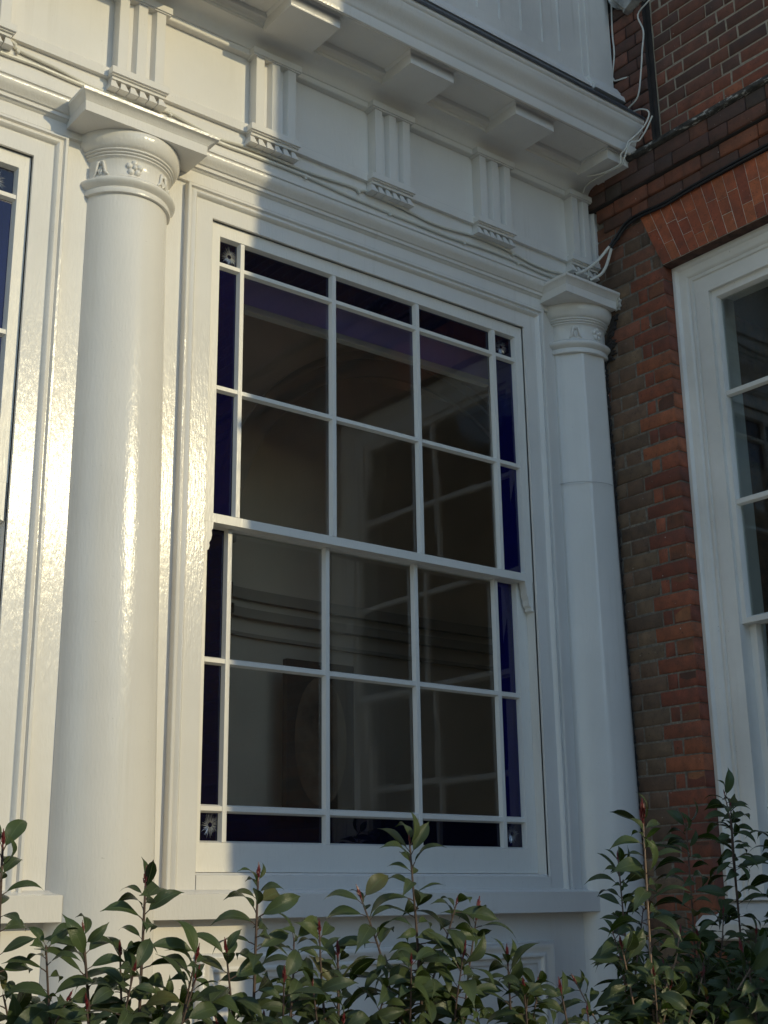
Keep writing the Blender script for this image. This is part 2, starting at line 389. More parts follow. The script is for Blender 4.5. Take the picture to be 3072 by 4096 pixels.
s = MB(); s.box(4.70-.1285, XE, -.363, -.150, 5.231, 5.284); s.box(4.70-.137, XE, -.371, -.150, 5.284, 5.2965)
part('mutule', s, M_paint, WH)

# --- storey above the cornice: boarded panel between plain strips
s = MB(); s.box(XL, 4.728, -.262, -.10, 5.56, 7.4); part('upper_wall', s, M_paint2, WH)
s = MB()
for x0, x1, y in ((4.35, 4.505, -.292), (4.545, 4.728, -.304), (4.505, 4.545, -.298)): s.box(x0, x1, y, -.25, 5.60, 7.4)
s.box(XL, 4.36, -.2915, -.25, 5.60, 5.805)
part('upper_strip', s, M_paint2, WH)
k = 0; x = 4.225
bx = [4.35]+[4.225-.1497*i for i in range(0, 56)]
bm1 = MB(); 
for i in range(len(bx)-1):
    b = MB(); xa, xb = bx[i+1], bx[i]
    if xa < XL: break
    b.box(xa+.0004, xb-.0004, -.284+R.uniform(-.0006, .0006), -.25, 5.8055, 7.4)
    b.prism([(xb-.0095, -.2835, 5.8056), (xb-.0075, -.2905, 5.8056), (xb-.0035, -.2925, 5.8056), (xb-.0012, -.2895, 5.8056), (xb-.0008, -.2835, 5.8056)], [(xb-.0095, -.2835, 7.39), (xb-.0075, -.2905, 7.39), (xb-.0035, -.2925, 7.39), (xb-.0012, -.2895, 7.39), (xb-.0008, -.2835, 7.39)])
    part('board', b, M_paint2, WH)
s = MB(); s.profx([(-.25, 5.636), (-.345, 5.636), (-.345, 5.650), (-.340, 5.66), (-.322, 5.675), (-.312, 5.70), (-.302, 5.722), (-.25, 5.722)], XL, 4.515)
s.profx([(-.25, 5.626), (-.365, 5.626), (-.365, 5.645), (-.358, 5.66), (-.342, 5.675), (-.332, 5.70), (-.322, 5.722), (-.25, 5.722)], 4.515, 4.75)
part('upper_skirting', s, M_paint2, WH)

# --- columns
def shaft(cx0, cx1, cyy, r_t, r_b, faceted):
    s = MB(); rows = []; SEG = 96
    zs = [4.262, 4.2, 4.0, 3.7, 3.4, 3.0, 2.6, 2.2, 1.8, 1.4, .9, .4, 0]
    for z in zs:
        t = (4.262-z)/2.6; tt = min(1.15, t)
        e = tt**1.15; rr = lerp(r_t, r_b, e); cx = lerp(cx0, cx1, e)
        row = []
        for j in range(SEG):
            th = 2*PI*j/SEG; q = rr
            if faceted:
                ph = (th-math.radians(-118)+PI/8) % (PI/4)-PI/8      # distance from the nearest edge
                oct_ = math.cos(PI/8)/math.cos(PI/8-abs(ph)) if True else 1
                k = max(0, 1-.75*max(0, t-.12)/.75); k = max(.12, k)
                q = rr*lerp(1, oct_*1.02, k)
            row.append((cx+q*math.cos(th), cyy+q*math.sin(th), z))
        rows.append(row)
    s.grid(rows, True); return s
def lathe(prof, cx, cyy, SEG=72):
    s = MB(); s.grid([[(cx+r*math.cos(2*PI*j/SEG), cyy+r*math.sin(2*PI*j/SEG), z) for j in range(SEG)] for r, z in prof], True); return s
def arcp(r0, z0, r1, z1, n, bulge):
    out = []
    for i in range(n+1):
        t = i/n; dx, dz = r1-r0, z1-z0; L = math.hypot(dx, dz)
        b = bulge*4*t*(1-t); out.append((r0+dx*t+dz/L*b, z0+dz*t-dx/L*b))
    return out
def capital_prof(r):
    p = [(r-.01, 4.250), (r+.012, 4.252), (r+.014, 4.262), (r+.012, 4.274), (r+.010, 4.277)]
    p += [(r+.010+.022*math.sin(PI*i/8), 4.277+.047*i/8) for i in range(9)]
    p += [(r+.002, 4.326), (r, 4.334), (r, 4.400), (r+.004, 4.406)]
    for k in range(3): z = 4.408+.0105*k; p += [(r+.008+.006*k, z), (r+.012+.006*k, z+.003), (r+.012+.006*k, z+.0075), (r+.008+.006*k, z+.0102)]
    p += [(r+.022, 4.441)]+[(r+.022+.026*math.sin(PI/2*i/8), 4.441+.058*(1-math.cos(PI/2*i/8))**.85) for i in range(9)]+[(r+.046, 4.508)]
    return p
def abacus(xa, xb, yf, flat_right=False):
    s = MB(); P = [(0, 4.506), (0, 4.548), (.003, 4.551), (.004, 4.556), (.013, 4.565), (.020, 4.573), (.027, 4.577), (.029, 4.588), (.026, 4.592)]
    L = []
    for d, z in P:
        xr = xb if flat_right else xb+d*1.5
        L.append([(xa-d*.8, .03, z), (xa-d*.8, yf-d, z), (xr, yf-d, z), (xr, .03, z)])
    s.grid(L, True); n = L
    s.quad(*L[0]); s.quad(*L[-1]); return s
def flower(c, n, sc=1.0):
    s = MB(); c = Vector(c); n = Vector(n).normalized(); t1 = Vector((0, 0, 1)).cross(n).normalized(); t2 = n.cross(t1)
    rot = Matrix((t1, t2, n)).transposed()
    for k in range(5):
        a_ = 2*PI*k/5+.3; p = c+(t1*math.cos(a_)+t2*math.sin(a_))*.020*sc
        s.ball(p, .014*sc, (1, 1, .7), rot=rot)
    s.ball(c+n*.004, .0105*sc, (1, 1, 1.0), rot=rot); return s
def palmette(c, n):
    s = MB(); c = Vector(c); n = Vector(n).normalized(); t1 = Vector((0, 0, 1)).cross(n).normalized(); t2 = Vector((0, 0, 1))
    for sg in (-1, 1):
        pts = [c+t2*.028, c+t1*sg*.012+t2*.020+n*.006, c+t1*sg*.017-t2*.002+n*.006, c+t1*sg*.020-t2*.022+n*.005, c+t1*sg*.032-t2*.034]
        s.tube(pts, [.005, .0075, .0065, .0065, .004], 7)
        s.tube([c+t1*sg*.003-t2*.002+n*.003, c+t1*sg*.006-t2*.018+n*.007, c+t1*sg*.002-t2*.032+n*.002], [.003, .006, .003], 6)
    s.ball(c+t2*.016+n*.004, .007); return s
def neck(cx, cyy, r, deg, d=.0): a_ = math.radians(deg); return (cx+(r+d-.003)*math.cos(a_), cyy+(r+d)*math.sin(a_), 4.367), (math.cos(a_), math.sin(a_), 0)
def column(cx0, cx1, r_t, r_b, faceted, ab, flat_right, degs, label):
    c = part('column', shaft(cx0, cx1, .06, r_t, r_b, faceted), M_paint, WH, angle=50 if not faceted else 14); c['label'] = label
    def sub(n, mb, **kw):
        o = link(n, mb.mesh(n, M_paint, **kw)); o.parent = c; o.matrix_parent_inverse = Matrix.Identity(4); return o
    sub('capital', lathe(capital_prof(r_t), cx0, .06), angle=50); sub('abacus', abacus(*ab, flat_right))
    for i, d in enumerate(degs):
        p, n = neck(cx0, .06, r_t, d)
        sub('rosette' if i % 2 else 'palmette', flower(p, n, 1.05) if i % 2 else palmette(p, n), angle=60)
    return c
column(2.100, 2.120, .178, .205, False, (1.818, 2.352, -.168), False, (-146, -103, -58, -20), 'round half column in full sun')
column(4.668, 4.672, .180, .198, True, (4.396, XE, -.187), True, (-128, -88), 'faceted half column against the brick wall')
s = MB(); s.grid([[(4.669+r*math.cos(t), .06+r*math.sin(t), z) for t in [math.radians(-170+i*4) for i in range(24)]] for r, z in ((.1905, 3.5655), (.1935, 3.5660), (.1935, 3.5672), (.1905, 3.5677))])
part('shaft_joint', s, simple('joint_line', (.52, .50, .47), .6), WH)
column(2.100+OFF, 2.120+OFF, .178, .205, False, (1.818+OFF, 2.352+OFF, -.168), False, (-146, -103, -58, -20), 'round half column beyond the left window')

# --- sash windows
def window(o):
    w_ = MB(); w_.loops([(OX0+o-.02, 1.60, OX1+o+.02, OZ1+.02, -.10), (OX0+o, 1.66, OX1+o, OZ1, -.008), (OX0+o, 1.66, OX1+o, OZ1, -.018), (OX0+o+.010, 1.69, OX1+o-.010, OZ1-.010, -.0185)][:1]+[(OX0+o+.0018, 1.66, OX1+o-.0018, OZ1-.0018, -.0185), (OX0+o+.0018, 1.66, OX1+o-.0018, OZ1-.0018, -.26)])
    win = part('window', w_, M_sash, WH)
    def sub(n, me):
        q = link(n, me); q.parent = win; q.matrix_parent_inverse = Matrix.Identity(4); return q
    VB = [2.645+o, 3.123+o, 3.603+o, 4.085+o]
    def bar_v(s, x, z0, z1, yf, yg): s.prism([(x-.0095, yf, z0), (x+.0095, yf, z0), (x+.0165, yg, z0), (x-.0165, yg, z0)], [(x-.0095, yf, z1), (x+.0095, yf, z1), (x+.0165, yg, z1), (x-.0165, yg, z1)])
    def bar_h(s, z, x0, x1, yf, yg): s.prism([(x0, yf, z-.0085), (x0, yf, z+.0085), (x0, yg, z+.0155), (x0, yg, z-.0155)], [(x1, yf, z-.0085), (x1, yf, z+.0085), (x1, yg, z+.0155), (x1, yg, z-.0155)])
    def sash(name, yf, u0_, v0, u1_, v1, gi, hb):
        s = MB(); a_, b_, c_, d_ = gi; yg = yf+.022
        s.loops([(u0_, v0, u1_, v1, -yf-.045), (u0_, v0, u1_, v1, -yf), (a_-.008, b_-.008, c_+.008, d_+.008, -yf), (a_, b_, c_, d_, -yg), (a_, b_, c_, d_, -yf-.045), (u0_, v0, u1_, v1, -yf-.045)])
        for x in VB: bar_v(s, x, b_-.006, d_+.006, yf+.0015, yg)
        for z in hb: bar_h(s, z, a_-.006, c_+.006, yf+.003, yg)
        ob = sub(name, s.mesh(name, M_sash))
        xs = [a_]+VB+[c_]; zs = [b_]+sorted(hb)+[d_]
        for i in range(5):
            for j in range(len(zs)-1):
                edge = i in (0, 4) or (name == 'upper_sash' and j == len(zs)-2) or (name == 'lower_sash' and j == 0)
                corner = i in (0, 4) and ((name == 'upper_sash' and j == len(zs)-2) or (name == 'lower_sash' and j == 0))
                p = MB(); e = .004; tw = R.uniform(-.0022, .0022)
                p.prism([(xs[i]-e, yg+.002+tw, zs[j]-e), (xs[i+1]+e, yg+.002-tw, zs[j]-e), (xs[i+1]+e, yg+.005-tw, zs[j]-e), (xs[i]-e, yg+.005+tw, zs[j]-e)],
                        [(xs[i]-e, yg+.002, zs[j+1]+e), (xs[i+1]+e, yg+.002, zs[j+1]+e), (xs[i+1]+e, yg+.005, zs[j+1]+e), (xs[i]-e, yg+.005, zs[j+1]+e)])
                mt = M_glass if not edge else (M_navy if corner or (i not in (0, 4)) else (M_navy if name == 'lower_sash' and i == 0 else M_blue))
                po = sub('pane', p.mesh('pane', mt, smooth=False))
                if edge: po['label'] = 'dark blue glass pane' if not corner else 'blue corner pane with etched star'
                if corner:
                    st = MB(); cx, cz = (xs[i]+xs[i+1])/2, (zs[j]+zs[j+1])/2; y = yg+.0012
                    for k in range(34):
                        t = 2*PI*k/34+R.uniform(-.05, .05); L = R.uniform(.028, .046); ww = .0008; ca, sa = math.cos(t), math.sin(t)
                        st.quad((cx+ca*.009-sa*ww*.4, y, cz+sa*.009+ca*ww*.4), (cx+ca*L*.6-sa*ww, y-.0002, cz+sa*L*.6*1.15+ca*ww), (cx+ca*L, y, cz+sa*L*1.15), (cx+ca*L*.6+sa*ww, y+.0012*R.uniform(.2, 1), cz+sa*L*.6*1.15-ca*ww), (cx+ca*.009+sa*ww*.4, y, cz+sa*.009-ca*ww*.4))
                    sub('star', st.mesh('star', M_etch, smooth=False, merge=False))
        return ob
    sash('upper_sash', .020, OX0+o+.0022, 3.043, OX1+o-.0022, OZ1-.0022, (2.541+o, 3.087, 4.220+o, 4.277), [4.160, 3.611])
    sash('lower_sash', .072, OX0+o+.0022, 1.727, OX1+o-.0022, 3.078, (2.548+o, 1.840, 4.205+o, 3.040), [2.512, 1.956])
    for sx, xx in ((-1, OX0+o+.006), (1, OX1+o-.006)):          # moulded horns under the meeting rail
        h = MB(); prof = [(0, 3.045), (.046, 3.045), (.044, 3.020), (.038, 3.008), (.040, 2.990), (.036, 2.972), (.028, 2.958), (.030, 2.945), (.026, 2.930), (.014, 2.922), (.016, 2.908), (0, 2.902)]
        A = [(xx-sx*d, .0205, z) for d, z in prof]; B = [(xx-sx*d, .062, z) for d, z in prof]
        h.prism(A, B); sub('horn', h.mesh('horn', M_sash))
    return win
window(0); window(OFF); window(2*OFF)

# sill and apron
s = MB()
for o in (0, OFF, 2*OFF):
    s.profx([(.20, 1.60), (-.004, 1.60), (-.004, 1.714), (.012, 1.717), (.020, 1.7235), (.20, 1.7235)], OX0+o+.001, OX1+o-.001)
part('sub_sill', s, M_paint, WH)
s = MB()
PS = [(.05, 1.563), (-.061, 1.563), (-.061, 1.648), (-.024, 1.654), (-.006, 1.664), (.05, 1.664)]
s.profx(PS, 2.27, 4.53); s.profx(PS, -.31, 1.95); s.profx(PS, -2.89, -.63)
part('window_sill', s, M_paint, WH)
for o in (0, OFF):
    s = MB(); L = []
    for d, ww in ((0, -.02), (0, .010), (.006, .020), (.016, .024), (.026, .020), (.034, .010), (.048, .006), (.056, .012), (.064, .010), (.070, -.004), (.090, -.006)):
        L.append((2.50+o+d, .42+d, 4.267+o-d, 1.447-d, ww))
    s.loops(L); part('apron_moulding', s, M_paint, WH)

# --- room behind the white front
s = MB(); RX0, RX1, RY0, RY1, RZ0, RZ1 = -4.0, 7.2, .275, 1.5, .9, 4.98
s.quad((RX0, RY0, RZ0), (RX1, RY0, RZ0), (RX1, 3.6, RZ0), (RX0, 3.6, RZ0)); s.quad((2.0, RY0, RZ1), (RX1, RY0, RZ1), (RX1, 3.6, RZ1), (2.0, 3.6, RZ1))  # openings in ceiling and left end added to light the room
s.quad((RX0, RY0, RZ0), (RX0, 3.6, RZ0), (RX0, 3.6, 1.7), (RX0, RY0, 1.7)); s.quad((RX1, RY0, RZ0), (RX1, 3.6, RZ0), (RX1, 3.6, RZ1), (RX1, RY0, RZ1))
s.quad((4.9, RY0, 0), (RX1, RY0, 0), (RX1, RY0, RZ1), (4.9, RY0, RZ1))
# back wall with an arch opening centred (4.75,3.5) r 1.2
AC, AZ, AR = 4.75, 3.45, 1.22
arc = [(AC+AR*math.cos(t), AZ+AR*math.sin(t)) for t in [PI-PI*i/32 for i in range(33)]]
prev = (AC-AR, RZ0)
pts = [(AC-AR, RZ0)]+arc+[(AC+AR, RZ0)]
for (xa, za), (xb, zb) in zip(arc[:-1], arc[1:]): s.quad((xa, RY1, za), (xb, RY1, zb), (xb, RY1, RZ1), (xa, RY1, RZ1))
s.quad((RX0, RY1, RZ0), (AC-AR, RY1, RZ0), (AC-AR, RY1, RZ1), (RX0, RY1, RZ1)); s.quad((AC+AR, RY1, RZ0), (RX1, RY1, RZ0), (RX1, RY1, RZ1), (AC+AR, RY1, RZ1))
rows = []
for z in (RZ0, 2.0, 3.0, AZ, 4.0, 4.4, 4.7): rows.append([(AC+AR*1.02*math.cos(t), RY1+.16*max(0, math.sin(t))**.5, z) for t in [PI-PI*i/32 for i in range(33)]])
s.grid(rows); s.quad((AC-AR*1.1, RY1, 4.69), (AC+AR*1.1, RY1, 4.69), (AC+AR*1.1, 3.6, 4.69), (AC-AR*1.1, 3.6, 4.69))
part('interior_wall', s, M_room, WH, smooth=False)
s = MB()
for r1, r2, yy in ((AR-.01, AR+.09, RY1-.03), (AR+.09, AR+.14, RY1-.05)):
    A = [(AC+r1*math.cos(t), yy, AZ+r1*math.sin(t)) for t in [PI-PI*i/40 for i in range(41)]]; B = [(AC+r2*math.cos(t), yy, AZ+r2*math.sin(t)) for t in [PI-PI*i/40 for i in range(41)]]
    C_ = [(x, RY1, z) for x, y, z in A]; D_ = [(x, RY1, z) for x, y, z in B]
    s.grid([C_, A, B, D_])
for z0, z1, d in ((3.08, 3.13, .05), (3.18, 3.24, .04), (2.98, 3.0, .03)):
    s.grid([[(AC+(AR*1.02-q)*math.cos(t), RY1+(.16-q)*max(0, math.sin(t))**.5, z) for t in [PI-PI*i/40 for i in range(41)]] for q, z in ((0, z0), (d, z0), (d, z1), (0, z1))])
    s.box(RX0, AC-AR-.14, RY1-d, RY1, z0, z1); s.box(AC+AR+.14, RX1, RY1-d, RY1, z0, z1)
part('interior_moulding', s, M_roomtrim, WH)
for o in (0, OFF):
    s = MB(); s.box(2.47+o, 4.29+o, .285, .31, 4.16, 4.6); part('roller_blind', s, M_purple, WH)
    s = MB(); s.box(2.47+o, 4.29+o, .278, .315, 4.128, 4.158); part('blind_bar', s, M_sash, WH)
s = MB(); fr_ = [(3.86, 2.02, 4.30, 2.86)]
s.box(3.86, 4.30, 1.455, 1.495, 2.02, 2.86); part('picture_frame', s, M_wood, WH)
s = MB(); n_ = 24
s.quad(*[(4.08+.17*math.cos(2*PI*i/n_), 1.4535, 2.44+.34*math.sin(2*PI*i/n_)) for i in range(n_)]); part('picture', s, M_fig, WH, smooth=False)

# ------------------------------------------------------------------ brick house on the right
BH = empty('brick_house', (5.2, -2.6, 0), 'red brick house wall with stained old bricks, flat gauged arch and white sash window', 'house')
BM = staticmethod(lambda u, v, w_: (X0-w_, -u, v))
UO0, UO1, ZO0, ZO1 = .497, 2.19, 1.50, 4.630
UE, ZT = 5.4, 9.6
def bbox(s, u0_, u1_, z0, z1, w0, w1, mi=0): s.box(X0-w1, X0-w0, -u1_, -u0_, z0, z1, mi)
s = MB()
bbox(s, -.26, UO0-.004, 0, ZT, -.32, -.0035); bbox(s, UO1+.004, UE-.004, 0, ZT, -.32, -.0035)
bbox(s, UO0-.0035, UO1+.0035, ZO1+.004, ZT, -.32, -.0035); bbox(s, UO0-.0035, UO1+.0035, 0, ZO0-.05, -.32, -.0035)
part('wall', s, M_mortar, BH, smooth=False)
s = MB()                                            # other sides, roof slab: the house that throws the shade
s.box(X0+.33, 11, -UE+.004, -UE+.2, 0, ZT); s.box(10.8, 11, -UE+.21, 4, 0, ZT); s.box(X0+.1, 11.2, -UE-.02, 4.2, ZT, ZT+.25)
s.box(X0+.33, 10.79, .02, .22, 0, ZT)
part('side_wall', s, M_brickS, BH, smooth=False)

CACHE = {}
def brick_mesh(L, H, v):
    k = (round(L, 3), round(H, 3), v)
    if k not in CACHE:
        rr = random.Random(hash(k) & 0xffff); j = lambda a: rr.uniform(-a, a)
        D = .10; c = .0045
        o = [(-L/2+j(.002), -H/2+j(.0022)), (L/2+j(.002), -H/2+j(.0022)), (L/2+j(.002), H/2+j(.0022)), (-L/2+j(.002), H/2+j(.0022))]
        i_ = [(x-math.copysign(c+abs(j(.003)), x), z-math.copysign(c+abs(j(.002)), z)) for x, z in o]
        # local frame: u along -y, depth along +x
        s = MB(); A = [(D, -x, z) for x, z in o]; B = [(c, -x, z) for x, z in o]; C_ = [(j(.0014), -x, z) for x, z in i_]
        s.grid([A, B, C_], True); s.quad(*C_)
        CACHE[k] = s.mesh('brick', M_brick, smooth=True, angle=60)
    return CACHE[k]
def col_mix(a, b, t): return tuple(lerp(x, y, t) for x, y in zip(a, b))
RED = [(.40, .115, .055), (.35, .098, .048), (.29, .078, .042), (.46, .14, .06), (.32, .09, .047), (.26, .074, .044)]
DIRTY = [(.23, .145, .085), (.19, .115, .07), (.26, .165, .095), (.22, .125, .075)]
SOOT = [(.19, .085, .057), (.26, .098, .06), (.33, .11, .06)]
BRICKS = []
def brick(u0_, u1_, z0, z1, proud=0, pal=RED, name='brick', jit=True):
    if u1_-u0_ < .012: return
    o = link(name, brick_mesh(u1_-u0_, z1-z0, R.randrange(3)), BH)
    o.location = (X0-proud-(R.uniform(-.002, .003) if jit else 0), -(u0_+u1_)/2, (z0+z1)/2)
    o.rotation_euler = (R.uniform(-.004, .004), R.uniform(-.006, .006), R.uniform(-.004, .004)) if jit else (0, 0, 0)
    c = R.choice(pal); k = R.uniform(.82, 1.15); o.color = (*[min(1, x*k) for x in c], 1)
    return o
J = .0066; P = .07494
nb = 0
def course(z0, h, cuts, palf, proud=0):
    for a, b in zip(cuts[:-1], cuts[1:]):
        lo, hi = min(a, b), max(a, b)
        brick(lo+J/2 if lo > UO0-.45 and True else lo, hi-J/2 if abs(hi-UO0) > 1e-6 else hi, z0+J/2, z0+h-J/2, proud, palf((lo+hi)/2, z0))
def pier_pal(u, z):
    if u < .27: return DIRTY if R.random() < .86 else SOOT
    if u < .34: return DIRTY if R.random() < .3 else RED
    return RED
n = 0; z = ZO1-P
while z > 1.24:                                       # pier between the white front and the window
    if n % 2 == 0: cuts = [UO0, UO0-.222, UO0-.332, UO0-.44, UO0-.50]
    else: cuts = [UO0, UO0-.110, UO0-.172, UO0-.394, UO0-.50]
    course(z, P, [max(.0, c) for c in cuts], pier_pal); n += 1; z -= P
# bricks between the flat arch and the corner
def skew(z): return lerp(.499, .379, (z-4.631)/(4.947-4.631))
z = ZO1; n = 0
while z < 4.97:
    e = skew(min(z+P/2, 4.95)); c = [e]; 
    for L in ((.225, .112, .225) if n % 2 else (.06, .112, .225)): c.append(max(-.02, c[-1]-L))
    for a_, b_ in zip(c[:-1], c[1:]):
        o = brick(b_+J/2, a_-J/2, z+J/2, z+P-J/2, 0, [(.17, .10, .06), (.26, .10, .055), (.13, .085, .055), (.30, .11, .055)])
    z += P; n += 1
# flat gauged arch: fine rubbed voussoirs fanning from the middle of the opening
NV = 30; zb, zt = 4.632, 4.948
ub = [lerp(UO0+.002, UO1-.002, i/NV) for i in range(NV+1)]; ut = [lerp(.379, 2.19+.118, i/NV) for i in range(NV+1)]
RUB = [(.60, .15, .058), (.54, .13, .052), (.64, .175, .064), (.49, .115, .048), (.45, .105, .047)]
far = MB()
for i in range(NV):
    vis = ub[i] < 1.5
    sp = [0, .34, 1] if i % 2 else [0, .66, 1]
    if i % 4 == 3: sp = [0, .33, .60, 1]
    if i % 6 == 4: sp = [0, .24, .66, 1]
    for a_, b_ in zip(sp[:-1], sp[1:]):
        g_ = .0015; za, zc = lerp(zb, zt, a_)+g_, lerp(zb, zt, b_)-g_
        q = lambda t, e: lerp(ub[i+e], ut[i+e], t)+(g_ if e == 0 else -g_)
        pr = R.uniform(-.0012, .0012)
        s = MB() if vis else far
        F_ = [BM.__func__(q(a_, 0), za, .004+pr), BM.__func__(q(a_, 1), za, .004+pr), BM.__func__(q(b_, 1), zc, .004+pr), BM.__func__(q(b_, 0), zc, .004+pr)]
        Bk = [BM.__func__(q(a_, 0), za, -.11), BM.__func__(q(a_, 1), za, -.11), BM.__func__(q(b_, 1), zc, -.11), BM.__func__(q(b_, 0), zc, -.11)]
        s.prism(F_, Bk)
        if vis:
            o = part('arch_brick', s, M_brick, BH, smooth=False); c = R.choice(RUB); k = R.uniform(.9, 1.12); o.color = (*[x*k for x in c], 1)
s = MB(); F_ = [(UO0+.003, zb+.001), (UO1-.003, zb+.001), (2.303, zt), (.384, zt)]     # pale lime putty behind the fine joints
s.prism([BM.__func__(u, v, .0026) for u, v in F_], [BM.__func__(u, v, -.0030) for u, v in F_])
M_putty = simple('lime_putty', (.62, .56, .46), .9, 30, .35); part('arch_joint', s, M_putty, BH, smooth=False)

s = MB(); s.box(X0+.004, X0+.068, -UO1+.002, -UO0-.002, zb-.0045, zb-.0012); part('arch_soffit', s, simple('dark_brown_soffit', (.10, .05, .035), .9, 25, .5, .5), BH, smooth=False)  # thin dark brown slab covering the arch underside
# projecting string courses above the arch
UV = 1.30
def band(z0, z1, h, proud, pal, off, umin=.03):
    z = z0; n = off
    while z < z1-.02:
        u = umin; first = True
        while u < UV:
            L = (.225, .112)[n % 2]; 
            if first: L = .13 if n % 3 else .19; first = False
            brick(u+J*.3, u+L-J*.3, z+J*.3, z+h-J*.3, proud, pal); u += L; n += 1
        z += h; n += 1
band(4.958, 5.030, .072, .012, [(.27, .09, .045), (.33, .105, .05), (.16, .07, .045)], 0, .14)
band(5.032, 5.104, .072, .022, [(.28, .09, .045), (.34, .11, .05), (.17, .075, .05)], 1, .10)
band(5.112, 5.262, .075, .042, [(.22, .085, .05), (.16, .07, .048), (.115, .062, .048), (.10, .07, .055)], 0, .0)
s = MB()
def bprof(s, pts, u0_, u1_): s.prism([BM.__func__(u0_, v, w_) for w_, v in pts], [BM.__func__(u1_, v, w_) for w_, v in pts])
bprof(s, [(-.05, 5.262), (.052, 5.264), (.062, 5.272), (.064, 5.290), (.054, 5.297), (-.004, 5.322), (-.05, 5.322)], .20, UE)
part('ledge', s, M_ledge, BH)
s = MB(); bprof(s, [(-.05, 5.100), (.026, 5.101), (.036, 5.107), (.032, 5.1135), (-.05, 5.1135)], .02, UE)
bprof(s, [(-.05, 4.948), (.008, 4.949), (.014, 4.954), (.010, 4.959), (-.05, 4.959)], .36, UE)
part('moulding_course', s, M_nearblack, BH)
# upper brickwork, with the dark gap and the strip of proud bricks beside the white boards
def up_pal(u, z):
    r_ = R.random(); t = (z-5.3)/.9
    if z < 5.42 and u > .7: return RED
    if r_ < .45: return SOOT
    return [(.19, .075, .045), (.26, .09, .048), (.15, .07, .048), (.44, .15, .06) if R.random() < .25 else (.22, .085, .05)]
z = 5.322; n = 0
while z < 6.22:
    u = .552; k = n % 2
    first = True
    while u < 1.36:
        L = (.2225, .112)[k % 2]
        if first: L = .112 if n % 2 else .06; first = False
        u1_ = u+L; brick(u+J/2, u1_-J/2, z+J/2, z+P-J/2, 0, up_pal(u, z)); u = u1_; k += 1
    zz = z
    c = [.518, .40, .29] if n % 2 else [.518, .46, .29]
    for a_, b_ in zip(c[:-1], c[1:]): brick(b_+J/2, a_-J/2, z+J/2, z+P-J/2, .03, SOOT+[(.16, .07, .048), (.2, .08, .05), (.24, .09, .05)])
    z += P; n += 1
s = MB(); bbox(s, .524, .547, 5.31, 6.6, -.03, .004); bbox(s, .25, .522, 5.31, 6.6, -.02, .022)  # near-black strip set flush in the gap, dark backing behind proud bricks
part('dark_joint', s, M_nearblack, BH, smooth=False)
s = MB()                                            # broken stone corbel at the top
cp = [(.33, 6.30), (.345, 6.235), (.36, 6.20), (.41, 6.165), (.425, 6.125), (.45, 6.128), (.50, 6.15), (.545, 6.175), (.57, 6.24), (.575, 6.34), (.57, 6.60), (.33, 6.60)]
s.prism([BM.__func__(u, v, .06+.02*math.sin(u*60)) for u, v in cp], [BM.__func__(u, v, -.02) for u, v in cp]); part('stone_corbel', s, M_stone, BH, smooth=False)

# the rest of the brickwork, outside the picture or behind the shrubs: one joined part
def fbrick(u0_, u1_, z0, z1):
    D, c = -.10, -.004; u0_ += J/2; u1_ -= J/2; z0 += J/2; z1 -= J/2; e = .004; j = R.uniform(-.0015, .002)
    A = [BM.__func__(*p, D) for p in ((u0_, z0), (u1_, z0), (u1_, z1), (u0_, z1))]; B = [BM.__func__(*p, c) for p in ((u0_, z0), (u1_, z0), (u1_, z1), (u0_, z1))]
    C_ = [BM.__func__(*p, j) for p in ((u0_+e, z0+e), (u1_-e, z0+e), (u1_-e, z1-e), (u0_+e, z1-e))]
    far.grid([A, B, C_], True); far.quad(*C_)
z = ZO1-P*62; n = 0
while z < 9.5:
    u = 0.0 if n % 2 else .06; k = n
    while u < UE-.02:
        L = (.2225, .112)[k % 2]; a_, b_ = u, min(u+L, UE); k += 1; u = b_
        zc = z+P/2
        if zc > 1.21 and zc < ZO1+.03 and b_ < UO0+.03: continue                      # pier, built above
        if zc < ZO1+.02 and zc > ZO0-.09 and b_ > UO0 and a_ < UO1:
            if a_ < UO0-.06: b_ = UO0
            elif b_ > UO1+.06: a_ = UO1
            else: continue
        if ZO1-.02 < zc < 5.34 and (zc < 4.96 and .3 < (a_+b_)/2 < 2.36 or zc < 4.97 and b_ < .5): continue
        if 4.95 < zc < 5.33 and a_ < UV-.02: continue
        if 5.3 < zc < 6.225 and a_ < 1.36: continue
        if zc > 6.35 and a_ < .6 and zc < 6.62: continue
        if zc > 5.3 and b_ < .28: continue
        fbrick(max(a_, 0), b_, z, z+P)
    z += P; n += 1
fo = part('brickwork', far, M_brickS, BH, smooth=False, merge=False); fo['kind'] = 'stuff'

